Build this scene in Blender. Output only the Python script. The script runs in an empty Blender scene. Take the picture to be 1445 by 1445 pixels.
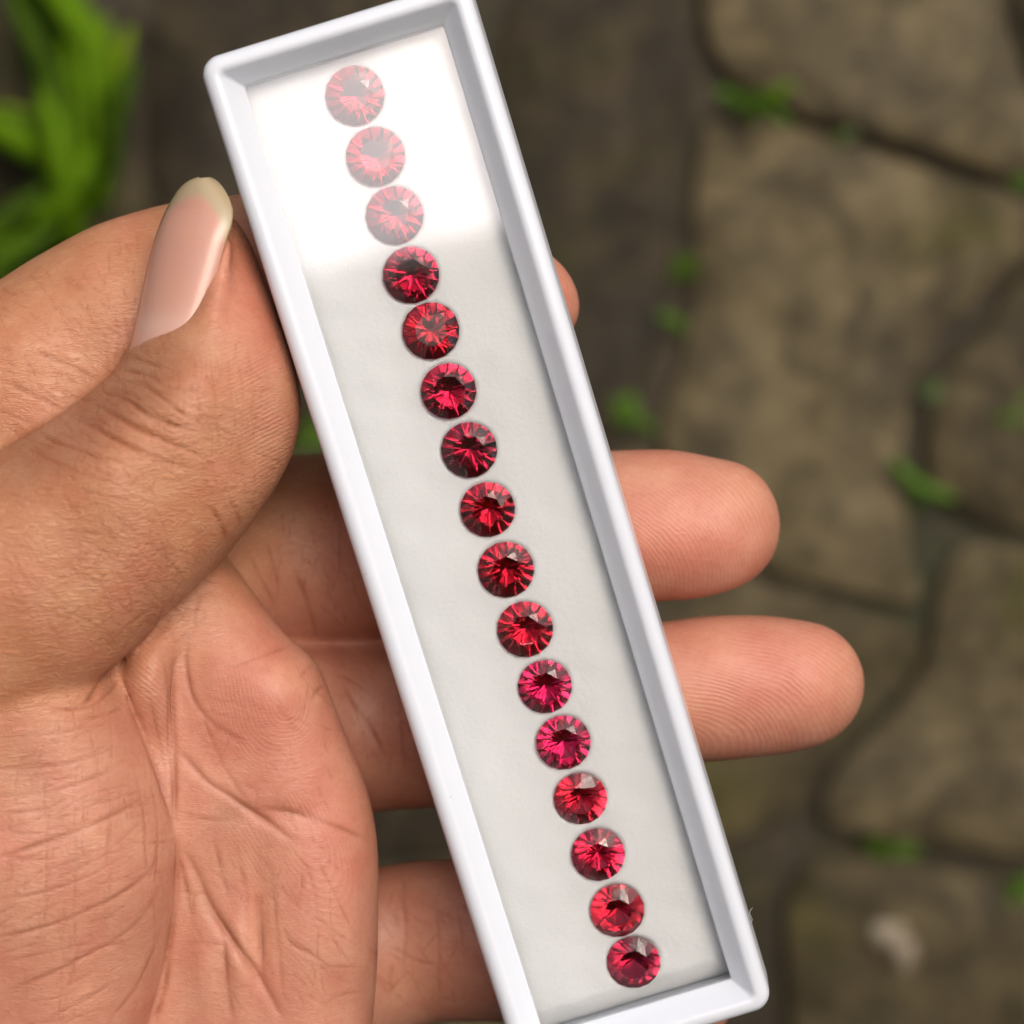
import bpy, bmesh, math, random
import numpy as np
from mathutils import Vector, Matrix, Euler

random.seed(7)
RNG = np.random.default_rng(7)
SC = bpy.context.scene
COL = SC.collection
R_ = math.radians

# ------------------------------------------------------------------ camera / light
S = 12.246            # picture pixels (of 1445) per millimetre at the tray plane
FOC = 220.0           # mm from lens to the tray plane
H0 = 0.90             # tray plane above the ground, metres
cam_d = bpy.data.cameras.new('camera')
cam = bpy.data.objects.new('camera', cam_d)
COL.objects.link(cam)
cam.location = (0, 0, H0 + FOC / 1000)
cam_d.sensor_width = 36
cam_d.lens = 36 / (1445 / S / FOC)
cam_d.clip_start = 0.005
cam_d.clip_end = 200
cam_d.dof.use_dof = True
cam_d.dof.focus_distance = FOC / 1000 + 0.004
cam_d.dof.aperture_fstop = cam_d.lens / 1000 / 0.0040
SC.camera = cam

SUN_AZ, SUN_EL = 42, 67            # degrees: azimuth from the picture's right towards its top, elevation
sun_dir = Vector((math.cos(R_(SUN_AZ)) * math.cos(R_(SUN_EL)), math.sin(R_(SUN_AZ)) * math.cos(R_(SUN_EL)), math.sin(R_(SUN_EL))))
w = bpy.data.worlds.new('World')
SC.world = w
w.use_nodes = True
nt = w.node_tree
sky = nt.nodes.new('ShaderNodeTexSky')
sky.sky_type = 'NISHITA'
sky.sun_disc = False
sky.sun_elevation = math.asin(sun_dir.z)
sky.sun_rotation = math.atan2(sun_dir.x, sun_dir.y)
sky.air_density = 1.0
sky.dust_density = 8.0
sky.ozone_density = 1.0
nt.links.new(sky.outputs[0], nt.nodes['Background'].inputs[0])
nt.nodes['Background'].inputs[1].default_value = 0.15
sd = bpy.data.lights.new('sun', 'SUN')
sd.energy = 0.6
sd.angle = R_(34)
sd.color = (1.0, 0.98, 0.95)
sun = bpy.data.objects.new('sun', sd)
COL.objects.link(sun)
sun.rotation_euler = sun_dir.to_track_quat('Z', 'Y').to_euler()
sun.location = (0, 0, 5)
SC.view_settings.view_transform = 'Standard'
SC.view_settings.look = 'None'
SC.view_settings.exposure = 0.34
SC.view_settings.gamma = 1
SC.cycles.max_bounces = 24
SC.cycles.diffuse_bounces = 4
SC.cycles.glossy_bounces = 16
SC.cycles.transmission_bounces = 20
SC.cycles.transparent_max_bounces = 16
SC.cycles.use_denoising = True
SC.cycles.use_adaptive_sampling = True
SC.cycles.adaptive_threshold = 0.02
SC.cycles.sample_clamp_indirect = 12
SC.cycles.caustics_refractive = True
SC.cycles.caustics_reflective = True

# ------------------------------------------------------------------ helpers
def W(px, py, z):
    """picture pixel + height in mm (0 = tray plane) -> metres"""
    s = (FOC - z) / FOC / S / 1000
    return ((px - 722.5) * s, -(py - 722.5) * s, H0 + z / 1000)

def G(px, py, z=0.0):
    """picture pixel -> point at height z metres near the ground"""
    s = (H0 + FOC / 1000 - z) / (FOC * S)
    return ((px - 722.5) * s, -(py - 722.5) * s, z)

def link(o, parent=None):
    COL.objects.link(o)
    if parent is not None:
        o.parent = parent
    return o

def mesh_obj(name, verts, faces, mat=None, parent=None, smooth=True):
    me = bpy.data.meshes.new(name)
    me.from_pydata([tuple(v) for v in verts], [], faces)
    me.update()
    if smooth:
        me.polygons.foreach_set('use_smooth', [True] * len(me.polygons))
    o = bpy.data.objects.new(name, me)
    if mat: me.materials.append(mat)
    return link(o, parent)

def tag(o, label=None, cat=None, group=None, kind=None):
    if label: o['label'] = label
    if cat: o['category'] = cat
    if group: o['group'] = group
    if kind: o['kind'] = kind
    return o

class NT:
    def __init__(self, name):
        self.m = bpy.data.materials.new(name)
        self.m.use_nodes = True
        self.t = self.m.node_tree
        self.b = self.t.nodes['Principled BSDF']
        self.out = self.t.nodes['Material Output']
    def n(self, typ, **kw):
        nd = self.t.nodes.new(typ)
        ins = kw.pop('ins', {})
        for k, v in kw.items(): setattr(nd, k, v)
        for k, v in ins.items():
            if hasattr(v, 'is_output'): self.t.links.new(v, nd.inputs[k])
            else: nd.inputs[k].default_value = v
        return nd
    def l(self, a, b): self.t.links.new(a, b)
    def set(self, **kw):
        for k, v in kw.items():
            s = self.b.inputs[k.replace('_', ' ')]
            if hasattr(v, 'is_output'): self.l(v, s)
            else: s.default_value = v
    def ramp(self, fac, stops):
        r = self.n('ShaderNodeValToRGB')
        el = r.color_ramp.elements
        while len(el) < len(stops): el.new(0.5)
        for e, (p, c) in zip(el, stops):
            e.position = p
            e.color = c if len(c) == 4 else (*c, 1)
        self.l(fac, r.inputs[0])
        return r.outputs[0]
    def noise(self, scale, detail=4, rough=0.55, vec=None, dist=0.0):
        nd = self.n('ShaderNodeTexNoise', ins={'Scale': scale, 'Detail': detail, 'Roughness': rough, 'Distortion': dist})
        if vec is not None: self.l(vec, nd.inputs['Vector'])
        return nd.outputs['Fac']
    def math(self, op, a, b=0.0, c=0.0):
        nd = self.n('ShaderNodeMath', operation=op)
        for i, v in enumerate((a, b, c)):
            if hasattr(v, 'is_output'): self.l(v, nd.inputs[i])
            else: nd.inputs[i].default_value = v
        return nd.outputs[0]
    def mix(self, fac, a, b, mode='MIX'):
        nd = self.n('ShaderNodeMix', data_type='RGBA', blend_type=mode)
        for k, v in ((0, fac), (6, a), (7, b)):
            if hasattr(v, 'is_output'): self.l(v, nd.inputs[k])
            else: nd.inputs[k].default_value = v if k == 0 or len(v) == 4 else (*v, 1)
        return nd.outputs[2]
    def bump(self, h, strength, dist, normal=None):
        nd = self.n('ShaderNodeBump', ins={'Strength': strength, 'Distance': dist, 'Height': h})
        if normal is not None: self.l(normal, nd.inputs['Normal'])
        return nd.outputs[0]
    def obj(self): return self.n('ShaderNodeTexCoord').outputs['Object']
    def attr(self, name): return self.n('ShaderNodeAttribute', attribute_name=name)

# ------------------------------------------------------------------ materials
def mat_plastic():
    k = NT('white_plastic')
    co = k.obj()
    n1 = k.noise(60, 3, vec=co)
    sp = k.n('ShaderNodeTexVoronoi', ins={'Scale': 260.0}); k.l(co, sp.inputs['Vector'])
    dirt = k.math('LESS_THAN', sp.outputs['Distance'], 0.035)
    c = k.mix(n1, (0.65, 0.69, 0.74), (0.68, 0.715, 0.765))
    c = k.mix(k.math('MULTIPLY', dirt, 0.35), c, (0.35, 0.3, 0.22))
    k.set(Base_Color=c, Roughness=k.ramp(k.noise(45, 5, 0.7, co, 1.0), [(0.35, (0.19,) * 3), (0.7, (0.28,) * 3)]), Subsurface_Weight=0.25, Subsurface_Scale=0.002,
          Normal=k.bump(k.noise(350, 3, vec=co), 0.04, 0.0004), IOR=1.48)
    k.b.inputs['Subsurface Radius'].default_value = (1, 1, 1)
    return k.m

def mat_pad():
    k = NT('white_felt')
    co = k.obj()
    n1 = k.noise(130, 5, 0.6, co)
    n2 = k.noise(1500, 4, 0.7, co)
    c = k.ramp(n1, [(0.3, (0.91, 0.92, 0.915)), (0.7, (0.945, 0.955, 0.95))])
    v = k.n('ShaderNodeTexVoronoi', ins={'Scale': 330.0, 'Randomness': 1.0}); k.l(co, v.inputs['Vector'])
    sel = k.math('GREATER_THAN', k.n('ShaderNodeSeparateColor', ins={0: v.outputs['Color']}).outputs[0], 0.955)
    sp = k.math('MULTIPLY', k.math('LESS_THAN', v.outputs['Distance'], 0.05), sel)
    c = k.mix(k.math('MULTIPLY', sp, 0.7), c, (0.16, 0.15, 0.13))
    h = k.math('ADD', k.math('MULTIPLY', n2, 0.5), n1)
    k.set(Base_Color=c, Roughness=0.95, Normal=k.bump(h, 0.30, 0.0006))
    k.b.inputs['Sheen Weight'].default_value = 0.15
    return k.m

def mat_pane():
    k = NT('lid_glass')
    t = k.t
    tr = k.n('ShaderNodeBsdfTransparent', ins={'Color': (0.992, 0.996, 0.995, 1)})
    gl = k.n('ShaderNodeBsdfGlossy', ins={'Color': (1, 1, 1, 1), 'Roughness': 0.03})
    ge = k.n('ShaderNodeNewGeometry')
    dt = k.n('ShaderNodeVectorMath', operation='DOT_PRODUCT', ins={0: ge.outputs['Normal'], 1: ge.outputs['Incoming']})
    f5 = k.math('POWER', k.math('SUBTRACT', 1.0, k.math('ABSOLUTE', dt.outputs['Value'])), 5.0)
    fr = k.math('MULTIPLY_ADD', f5, 0.85, 0.15)            # Schlick reflectance of the coated pane
    mx = k.n('ShaderNodeMixShader', ins={0: fr, 1: tr.outputs[0], 2: gl.outputs[0]})
    t.nodes.remove(k.b)
    k.l(mx.outputs[0], k.out.inputs['Surface'])
    return k.m

def mat_gem(name, col, dens, ior=1.76):
    k = NT(name)
    k.t.nodes.remove(k.b)
    g = k.n('ShaderNodeBsdfGlass', ins={'Color': (1, 1, 1, 1), 'Roughness': 0.0, 'IOR': ior})
    a = k.n('ShaderNodeVolumeAbsorption', ins={'Color': (*col, 1), 'Density': dens})
    k.l(g.outputs[0], k.out.inputs['Surface'])
    k.l(a.outputs[0], k.out.inputs['Volume'])
    return k.m

def mat_skin():
    k = NT('skin')
    co = k.obj()
    base = k.attr('skin_col').outputs['Color']
    ph = k.attr('phase').outputs['Fac']
    ra = k.attr('ridge').outputs['Fac']
    cr = k.attr('crease').outputs['Fac']
    kn = k.attr('knuckle').outputs['Fac']
    mott = k.noise(180, 4, 0.6, co)
    fine = k.noise(1400, 4, 0.65, co)
    c = k.mix(k.ramp(mott, [(0.35, (0, 0, 0)), (0.7, (1, 1, 1))]), k.mix(0.30, base, (0.42, 0.12, 0.07)), k.mix(0.16, base, (0.78, 0.48, 0.32)))
    c = k.mix(k.math('MULTIPLY', k.ramp(fine, [(0.5, (0, 0, 0)), (0.72, (1, 1, 1))]), 0.22), c, (0.33, 0.11, 0.06))
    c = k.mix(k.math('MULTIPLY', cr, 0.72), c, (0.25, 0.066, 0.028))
    # friction ridges
    wob = k.math('MULTIPLY', k.noise(500, 2, 0.5, co), 0.9)
    sn = k.math('SINE', k.math('MULTIPLY', k.math('ADD', ph, wob), 2 * math.pi))
    rid = k.math('MULTIPLY', k.math('MULTIPLY', sn, ra), k.ramp(k.noise(150, 2, 0.5, co), [(0.35, (0.15,) * 3), (0.65, (0.8,) * 3)]))
    c = k.mix(k.math('MULTIPLY', k.math('MAXIMUM', rid, 0.0), 0.24), c, (0.86, 0.56, 0.42))
    # fine crossing skin lines
    def ridged(ang, sx, sy, sharp):
        mp = k.n('ShaderNodeMapping', ins={'Rotation': (0, 0, R_(ang)), 'Scale': (sx, sy, 500.0)})
        k.l(co, mp.inputs[0])
        nz = k.n('ShaderNodeTexNoise', ins={'Scale': 1.0, 'Detail': 2.0, 'Roughness': 0.5, 'Distortion': 0.6}); k.l(mp.outputs[0], nz.inputs['Vector'])
        a = k.math('MULTIPLY', k.math('ABSOLUTE', k.math('SUBTRACT', nz.outputs['Fac'], 0.5)), sharp)
        return k.math('SUBTRACT', 1.0, k.math('MINIMUM', a, 1.0))
    line = k.math('MAXIMUM', ridged(-35, 420, 1500, 11.0), k.math('MULTIPLY', ridged(48, 380, 1300, 12.0), 0.8))
    line = k.math('MAXIMUM', line, k.math('MULTIPLY', ridged(5, 260, 900, 16.0), 0.8))
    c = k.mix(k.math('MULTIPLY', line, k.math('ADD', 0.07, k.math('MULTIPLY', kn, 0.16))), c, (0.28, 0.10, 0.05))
    h = k.math('MULTIPLY', rid, 0.40)
    h = k.math('SUBTRACT', h, k.math('MULTIPLY', line, k.math('ADD', 0.22, k.math('MULTIPLY', kn, 0.50))))
    h = k.math('ADD', h, k.math('MULTIPLY', fine, 0.8))
    k.set(Base_Color=c, Roughness=k.math('ADD', 0.30, k.math('MULTIPLY', fine, 0.25)),
          Subsurface_Weight=0.13, Subsurface_Scale=0.0022, Normal=k.bump(h, 0.55, 0.00016), IOR=1.42)
    k.b.inputs['Subsurface Radius'].default_value = (1.0, 0.35, 0.2)
    k.b.inputs['Specular IOR Level'].default_value = 0.5
    return k.m

def mat_nail():
    k = NT('nail')
    c = k.attr('nail_col').outputs['Color']
    co = k.obj()
    mp = k.n('ShaderNodeMapping', ins={'Rotation': (0, 0, R_(-19)), 'Scale': (900, 60, 60)})
    k.l(co, mp.inputs[0])
    n = k.n('ShaderNodeTexNoise', ins={'Scale': 1.0, 'Detail': 3.0}); k.l(mp.outputs[0], n.inputs['Vector'])
    k.set(Base_Color=c, Roughness=0.20, Subsurface_Weight=0.3, Subsurface_Scale=0.001,
          Normal=k.bump(n.outputs['Fac'], 0.12, 0.0001))
    k.b.inputs['Subsurface Radius'].default_value = (1.0, 0.5, 0.35)
    return k.m

def mat_paver(name, a, b, moss, rough):
    k = NT(name)
    co = k.n('ShaderNodeNewGeometry').outputs['Position']
    n1 = k.noise(16, 6, 0.66, co, 0.6)
    n4 = k.noise(30, 5, 0.6, co, 1.2)
    n2 = k.noise(55, 5, 0.65, co)
    n3 = k.noise(4.5, 4, 0.6, co, 0.8)
    c = k.ramp(n1, [(0.32, a), (0.68, b)])
    c = k.mix(k.math('MULTIPLY', n2, 0.55), c, tuple(x * 0.45 for x in a))
    c = k.mix(k.ramp(n4, [(0.47, (0, 0, 0)), (0.61, (0.78,) * 3)]), c, tuple(x * 0.42 for x in a))
    c = k.mix(k.ramp(n4, [(0.34, (0.5,) * 3), (0.46, (0, 0, 0))]), c, tuple(min(1, x * 1.35) for x in b))
    ms = k.ramp(n3, [(0.52, (0, 0, 0)), (0.68, (1, 1, 1))])
    c = k.mix(k.math('MULTIPLY', ms, moss), c, (0.06, 0.062, 0.010))
    h = k.math('ADD', n2, k.math('MULTIPLY', n1, 2.0))
    k.set(Base_Color=c, Roughness=k.ramp(n3, [(0.35, (rough,) * 3), (0.7, (rough + 0.3,) * 3)]), Normal=k.bump(h, 0.5, 0.006))
    k.b.inputs['Specular IOR Level'].default_value = 0.28
    return k.m

def mat_soil():
    k = NT('damp_soil')
    co = k.obj()
    n = k.noise(40, 6, 0.7, co)
    g = k.noise(6, 4, 0.6, co)
    c = k.ramp(n, [(0.3, (0.026, 0.020, 0.011)), (0.75, (0.06, 0.045, 0.022))])
    c = k.mix(k.ramp(g, [(0.5, (0, 0, 0)), (0.7, (0.6, 0.6, 0.6))]), c, (0.022, 0.032, 0.007))
    k.set(Base_Color=c, Roughness=0.8, Normal=k.bump(n, 0.8, 0.01))
    return k.m

def mat_leaf(name, col):
    k = NT(name)
    co = k.obj()
    n = k.noise(60, 3, 0.5, co)
    c = k.mix(n, tuple(x * 0.7 for x in col), tuple(min(1, x * 1.25) for x in col))
    k.set(Base_Color=c, Roughness=0.75)
    k.b.inputs['Specular IOR Level'].default_value = 0.12
    tr = k.n('ShaderNodeBsdfTranslucent', ins={'Color': c})
    mx = k.n('ShaderNodeMixShader', ins={0: 0.3, 1: k.b.outputs[0], 2: tr.outputs[0]})
    k.l(mx.outputs[0], k.out.inputs['Surface'])
    return k.m

M_PLASTIC, M_PAD, M_PANE = mat_plastic(), mat_pad(), mat_pane()
M_SKIN, M_NAIL = mat_skin(), mat_nail()
M_SOIL = mat_soil()
M_STONE = [mat_paver('paver_tan', (0.078, 0.060, 0.027), (0.136, 0.106, 0.052), 0.5, 0.65),
           mat_paver('paver_brown', (0.062, 0.047, 0.019), (0.104, 0.080, 0.037), 0.65, 0.65),
           mat_paver('paver_dark', (0.028, 0.021, 0.010), (0.048, 0.036, 0.018), 0.4, 0.65)]
M_GRASS = mat_leaf('grass_green', (0.105, 0.215, 0.003))
M_GRASS_D = mat_leaf('grass_dark', (0.05, 0.10, 0.005))
M_GRASS_Y = mat_leaf('grass_yellow', (0.17, 0.27, 0.006))
M_SPROUT = mat_leaf('sprout_green', (0.10, 0.20, 0.025))
M_PALE = mat_leaf('sprout_pale', (0.16, 0.23, 0.10))

# ------------------------------------------------------------------ ground
def chaikin(p, n=2, closed=True):
    p = np.asarray(p, float)
    for _ in range(n):
        q = np.roll(p, -1, 0) if closed else p[1:]
        a = p if closed else p[:-1]
        r = np.empty((2 * len(a), p.shape[1]))
        r[0::2] = 0.75 * a + 0.25 * q
        r[1::2] = 0.25 * a + 0.75 * q
        if not closed:
            r = np.vstack([p[:1], r, p[-1:]])
        p = r
    return p

PH = 0.012                                    # paver thickness above the soil
ground = mesh_obj('ground', [(-30, -30, 0), (30, -30, 0), (30, 30, 0), (-30, 30, 0)], [(0, 1, 2, 3)], M_SOIL, smooth=False)
tag(ground, kind='structure')

def paver(poly, mat):
    p = chaikin(poly, 2)
    p = np.array([G(x, y, PH)[:2] for x, y in p])
    p = p.mean(0) + (p - p.mean(0)) * 1.045
    a = np.roll(p, -1, 0) - p
    area = 0.5 * np.sum(p[:, 0] * np.roll(p, -1, 0)[:, 1] - np.roll(p, -1, 0)[:, 0] * p[:, 1])
    if area < 0: p = p[::-1]
    jit = RNG.normal(0, 0.0016, p.shape)
    p = p + (jit + np.roll(jit, 1, 0)) / 1.5
    c = p.mean(0)
    n = len(p)
    tilt = RNG.normal(0, 0.012, 2)
    dz = RNG.normal(0, 0.002)
    V, F = [], []
    rings = [(1.0, 0.0005), (1.0, PH - 0.006), (0.992, PH - 0.002), (0.965, PH), (0.6, PH + 0.001), (0.25, PH + 0.002)]
    for sc_, z in rings:
        for q in p:
            d = c + (q - c) * sc_
            zz = z if z < 0.005 else z + dz + tilt @ (d - c) + RNG.normal(0, 0.0007)
            V.append((d[0], d[1], zz))
    for r in range(len(rings) - 1):
        for i in range(n):
            j = (i + 1) % n
            F.append((r * n + i, r * n + j, (r + 1) * n + j, (r + 1) * n + i))
    V.append((c[0], c[1], PH + 0.002 + dz))
    o0 = (len(rings) - 1) * n
    for i in range(n):
        F.append((o0 + i, o0 + (i + 1) % n, len(V) - 1))
    o = mesh_obj('paver', V, F, mat, ground)
    return o

PAV = [
 ([(1000,-100),(1400,-100),(1425,110),(1520,190),(1520,255),(1400,238),(1280,200),(1130,152),(1010,100)], 0),
 ([(1425,-100),(1650,-100),(1650,240),(1545,185),(1450,85)], 1),
 ([(1005,145),(1130,190),(1280,238),(1440,282),(1460,350),(1375,420),(1300,472),(1268,620),(1285,780),(1298,848),(1180,818),(1070,790),(985,700),(930,610),(985,430),(985,300)], 0),
 ([(1490,300),(1700,340),(1700,700),(1500,755),(1340,715),(1306,640),(1322,560),(1348,500),(1425,435)], 1),
 ([(700,-100),(965,-100),(975,100),(955,300),(945,420),(905,560),(850,620),(700,600)], 2),
 ([(860,660),(915,630),(1050,830),(1180,858),(1305,885),(1285,960),(1175,1050),(1120,1160),(900,1200)], 1),
 ([(1330,760),(1500,790),(1700,740),(1700,1225),(1450,1208),(1260,1168),(1155,1165),(1195,1070),(1315,970)], 0),
 ([(1150,1212),(1260,1218),(1450,1258),(1700,1290),(1700,1600),(1150,1600),(1115,1400),(1110,1290)], 1),
 ([(900,1230),(1100,1205),(1068,1290),(1080,1400),(1110,1600),(800,1600)], 2),
 ([(210,-100),(680,-100),(680,620),(300,600),(225,300)], 2),
 ([(-300,-100),(185,-100),(200,300),(260,600),(-300,700)], 2),
 ([(-300,730),(250,640),(680,650),(830,680),(860,1180),(300,1220),(-300,1150)], 2),
 ([(-300,1190),(300,1250),(860,1230),(770,1600),(-300,1600)], 1),
]
for gx in range(-1200, 2800, 500):           # the paving goes on past the frame
    for gy in range(-1200, 2800, 500):
        if -300 < gx + 250 < 1700 and -100 < gy + 250 < 1600: continue
        x0, x1 = gx + 8, gx + 492
        y0, y1 = gy + 8, gy + 492
        if x1 > -300 and x0 < 1700 and y1 > -100 and y0 < 1600:
            if gx < -300: x1 = min(x1, -315)
            elif x0 > 1000 and x1 > 1700: x0 = max(x0, 1715)
            if gy < -100 and y0 < -100: y1 = min(y1, -115)
            elif y1 > 1600: y0 = max(y0, 1615)
        if x1 - x0 < 60 or y1 - y0 < 60: continue
        j = lambda: random.uniform(-6, 6)
        xm, ym = (x0 + x1) / 2, (y0 + y1) / 2
        PAV.append(([(x0 + j(), y0 + j()), (xm, y0 + j()), (x1 + j(), y0 + j()), (x1 + j(), ym), (x1 + j(), y1 + j()), (xm, y1 + j()), (x0 + j(), y1 + j()), (x0 + j(), ym)], random.choice((0, 1, 1, 2))))
for poly, mi in PAV:
    paver(poly, M_STONE[mi])

def blade_mesh(pts, width, z0, z1, arch, thick=0.0006):
    """grass blade along picture points, rising from z0 to z1 (metres)"""
    p = chaikin(np.array(pts, float), 3, closed=False)
    n = len(p)
    V, F = [], []
    for i, q in enumerate(p):
        t = i / (n - 1)
        z = z0 + (z1 - z0) * t + arch * math.sin(math.pi * t)
        c = np.array(G(q[0], q[1], z))
        d = p[min(i + 1, n - 1)] - p[max(i - 1, 0)]
        nn = np.array([d[1], d[0]]) / (np.linalg.norm(d) + 1e-9)
        wd = width * (0.55 + 0.9 * t - 1.45 * t ** 3) * 0.5 + 0.0004
        s = np.array([nn[0], nn[1], 0])
        V += [c - s * wd + [0, 0, 0.35 * wd], c + [0, 0, 0.0], c + s * wd + [0, 0, 0.35 * wd], c - [0, 0, thick]]
    for i in range(n - 1):
        for a, b in ((0, 1), (1, 2), (2, 3), (3, 0)):
            F.append((i * 4 + a, i * 4 + b, i * 4 + 4 + b, i * 4 + 4 + a))
    return V, F

def grass(label, root_px, blades):
    r = bpy.data.objects.new('grass_tuft', None)
    link(r); r.location = G(*root_px, PH * 0.5)
    tag(r, label, 'grass')
    bpy.context.view_layer.update()
    for pts, wd, z0, z1, arch, mt in blades:
        V, F = blade_mesh(pts, wd, z0, z1, arch)
        V = [np.array(v) - np.array(r.location) for v in V]
        mesh_obj('blade', V, F, mt, r)
    return r

arms = [([(95, 330), (108, 230), (106, 140), (92, 30)], 7, M_GRASS, 0.03, 0.07), ([(120, 230), (60, 192), (0, 172), (-70, 158)], 6, M_GRASS, 0.03, 0.06),
        ([(115, 190), (105, 290), (50, 340), (-60, 425)], 8, M_GRASS, 0.03, 0.06), ([(135, 280), (168, 170), (150, 80), (90, 0), (50, -50)], 6, M_GRASS_D, 0.02, 0.04),
        ([(110, 250), (150, 190), (160, 110), (175, 50)], 4, M_GRASS_D, 0.02, 0.04), ([(100, 150), (60, 50), (20, -70)], 4, M_GRASS_D, 0.02, 0.04)]
bl = []
for pts, nb, mt, z0, z1 in arms:
    for b in range(int(nb * 1.7)):
        o0, o1 = random.uniform(-26, 26), random.uniform(-44, 44)
        cut = random.uniform(0.45, 1.1)
        p = np.array(pts, float); p = p[0] + (p - p[0]) * cut
        tt_ = np.linspace(0, 1, len(p))[:, None]
        p = p + np.concatenate([o0 * (1 - tt_) + o1 * tt_, -o1 * (1 - tt_) + o0 * tt_], 1) * 0.8
        bl.append((p, random.uniform(0.008, 0.019), z0 + random.uniform(-.01, .01), z1 + random.uniform(-.02, .02), random.uniform(.0, .03), mt if random.random() < .5 else random.choice((M_GRASS_D, M_GRASS_Y, M_GRASS, M_GRASS_D))))
grass('tall bright green grass with broad blades left of the hand', (95, 260), bl)

def sprout(label, px, py, size, n, mt, elong=2.4, z=PH * 0.6):
    n = n + 3
    r = bpy.data.objects.new('weed_sprout', None)
    link(r); r.location = G(px, py, z)
    tag(r, label, 'weed', 'weeds growing in the paving joints')
    st = [(0.0006 * math.cos(a), 0.0006 * math.sin(a), zz) for zz in (-z, size * 0.3) for a in (0, 2.1, 4.2)]
    mesh_obj('stem', st, [(0, 1, 4, 3), (1, 2, 5, 4), (2, 0, 3, 5)], mt, r)
    for i in range(n):
        a = i * 2.4 + random.uniform(-.3, .3)
        L = size * random.uniform(0.45, 1.15)
        Wd = L / elong * 0.5
        up = random.uniform(0.15, 0.6)
        V, F = [], []
        m = 5
        for j in range(m + 1):
            t = j / m
            wv = Wd * math.sin(math.pi * min(1, t * 0.92 + 0.06)) ** 0.8
            d, zz = L * t, size * 0.3 + L * (up * t - 0.5 * t * t * up)
            for s, dz in ((-1, 0.12 * wv), (0, 0), (1, 0.12 * wv)):
                V.append((d * math.cos(a) - s * wv * math.sin(a), d * math.sin(a) + s * wv * math.cos(a), zz + dz))
        for j in range(m):
            for s in (0, 1):
                F.append((j * 3 + s, j * 3 + s + 1, j * 3 + s + 4, j * 3 + s + 3))
        mesh_obj('leaf', V, F, mt if i % 3 else M_GRASS_D, r)
    r.scale = (random.uniform(.45, 1.25), random.uniform(.5, 1.2), 1)
    r.rotation_euler.z = random.uniform(0, 3.1)
    return r

def grass_low(label, root_px, blades):
    return grass(label, root_px, blades)

tb = []
for b in range(12):
    x0, y0 = 1065 + random.uniform(-28, 28), 145 + random.uniform(-8, 10)
    a, L = random.uniform(-0.5, 0.7) + (math.pi if b % 2 else 0), random.uniform(25, 48)
    tb.append(([(x0, y0), (x0 + math.cos(a) * L * .5, y0 + math.sin(a) * L * .5 - 3), (x0 + math.cos(a) * L, y0 + math.sin(a) * L)], random.uniform(.004, .008), PH, PH + random.uniform(.005, .025), .008, (M_GRASS, M_SPROUT, M_GRASS_D)[b % 3]))
grass('low bright green grass tuft in the joint right of the box top', (1065, 150), tb)
sprout('small pale green weed in the joint under the top right slab', 1198, 186, 0.011, 6, M_PALE)
sprout('bright green weed beside the box, just above the middle fingertip', 888, 582, 0.018, 8, M_SPROUT)
sprout('dim green weed beside the index fingertip, upper of two', 948, 452, 0.012, 7, M_SPROUT)
sprout('tiny green weed touching the index fingertip in the picture', 838, 418, 0.009, 6, M_PALE)
sprout('bluish pale weed in the joint on the right, above the fallen blade', 1312, 556, 0.012, 6, M_PALE)
sprout('bright green weed cut by the right picture edge', 1428, 582, 0.016, 7, M_SPROUT)
sprout('small green weed in the lower right cross joint', 1275, 1195, 0.011, 6, M_SPROUT)
sprout('dark green weed left of another in the lower cross joint', 1240, 1185, 0.010, 6, M_GRASS_D)
sprout('green weed at the lower right picture edge', 1440, 1250, 0.016, 7, M_SPROUT)
sprout('tiny green weed below the box corner', 1170, 1395, 0.010, 6, M_SPROUT)
sprout('dark green weed in the joint beside the box', 965, 380, 0.012, 6, M_GRASS_D)
sprout('green weed half hidden between thumb and box', 445, 612, 0.016, 7, M_SPROUT)
sprout('green weed at the upper right picture edge', 1445, 262, 0.014, 6, M_SPROUT)
grass('single pale green grass blade lying in the right hand joint', (1262, 655), [
    ([(1258, 650), (1290, 685), (1350, 705)], 0.009, PH, PH + .008, 0.006, M_SPROUT),
    ([(1285, 680), (1295, 705), (1290, 720)], 0.007, PH, PH + .004, 0.004, M_GRASS_D)])
# pale pebble lying on the lower right slab
def pebble(px, py, rx, ry, rz, label, col):
    bm = bmesh.new()
    bmesh.ops.create_icosphere(bm, subdivisions=3, radius=1)
    for v in bm.verts:
        v.co *= 1 + 0.18 * math.sin(3 * v.co.x + 1.3) * math.cos(2.2 * v.co.y + .4) + 0.06 * math.sin(7 * v.co.z + 3 * v.co.x)
        v.co = Vector((v.co.x * rx, v.co.y * ry, v.co.z * rz))
    me = bpy.data.meshes.new('pebble'); bm.to_mesh(me); bm.free()
    me.polygons.foreach_set('use_smooth', [True] * len(me.polygons))
    k = NT('pebble_stone')
    k.set(Base_Color=k.mix(k.noise(120, 4, vec=k.obj()), tuple(c * .7 for c in col), col), Roughness=0.7)
    me.materials.append(k.m)
    o = link(bpy.data.objects.new('pebble', me))
    o.location = G(px, py, PH + rz * 0.75)
    return tag(o, label, 'pebble', 'pebbles on the paving')
pebble(1252, 1318, 0.012, 0.008, 0.005, 'pale tan pebble on the lower right slab, upper of two', (0.30, 0.25, 0.17))
pebble(1275, 1345, 0.008, 0.010, 0.004, 'pale tan pebble on the lower right slab, lower of two', (0.27, 0.22, 0.15))

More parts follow.
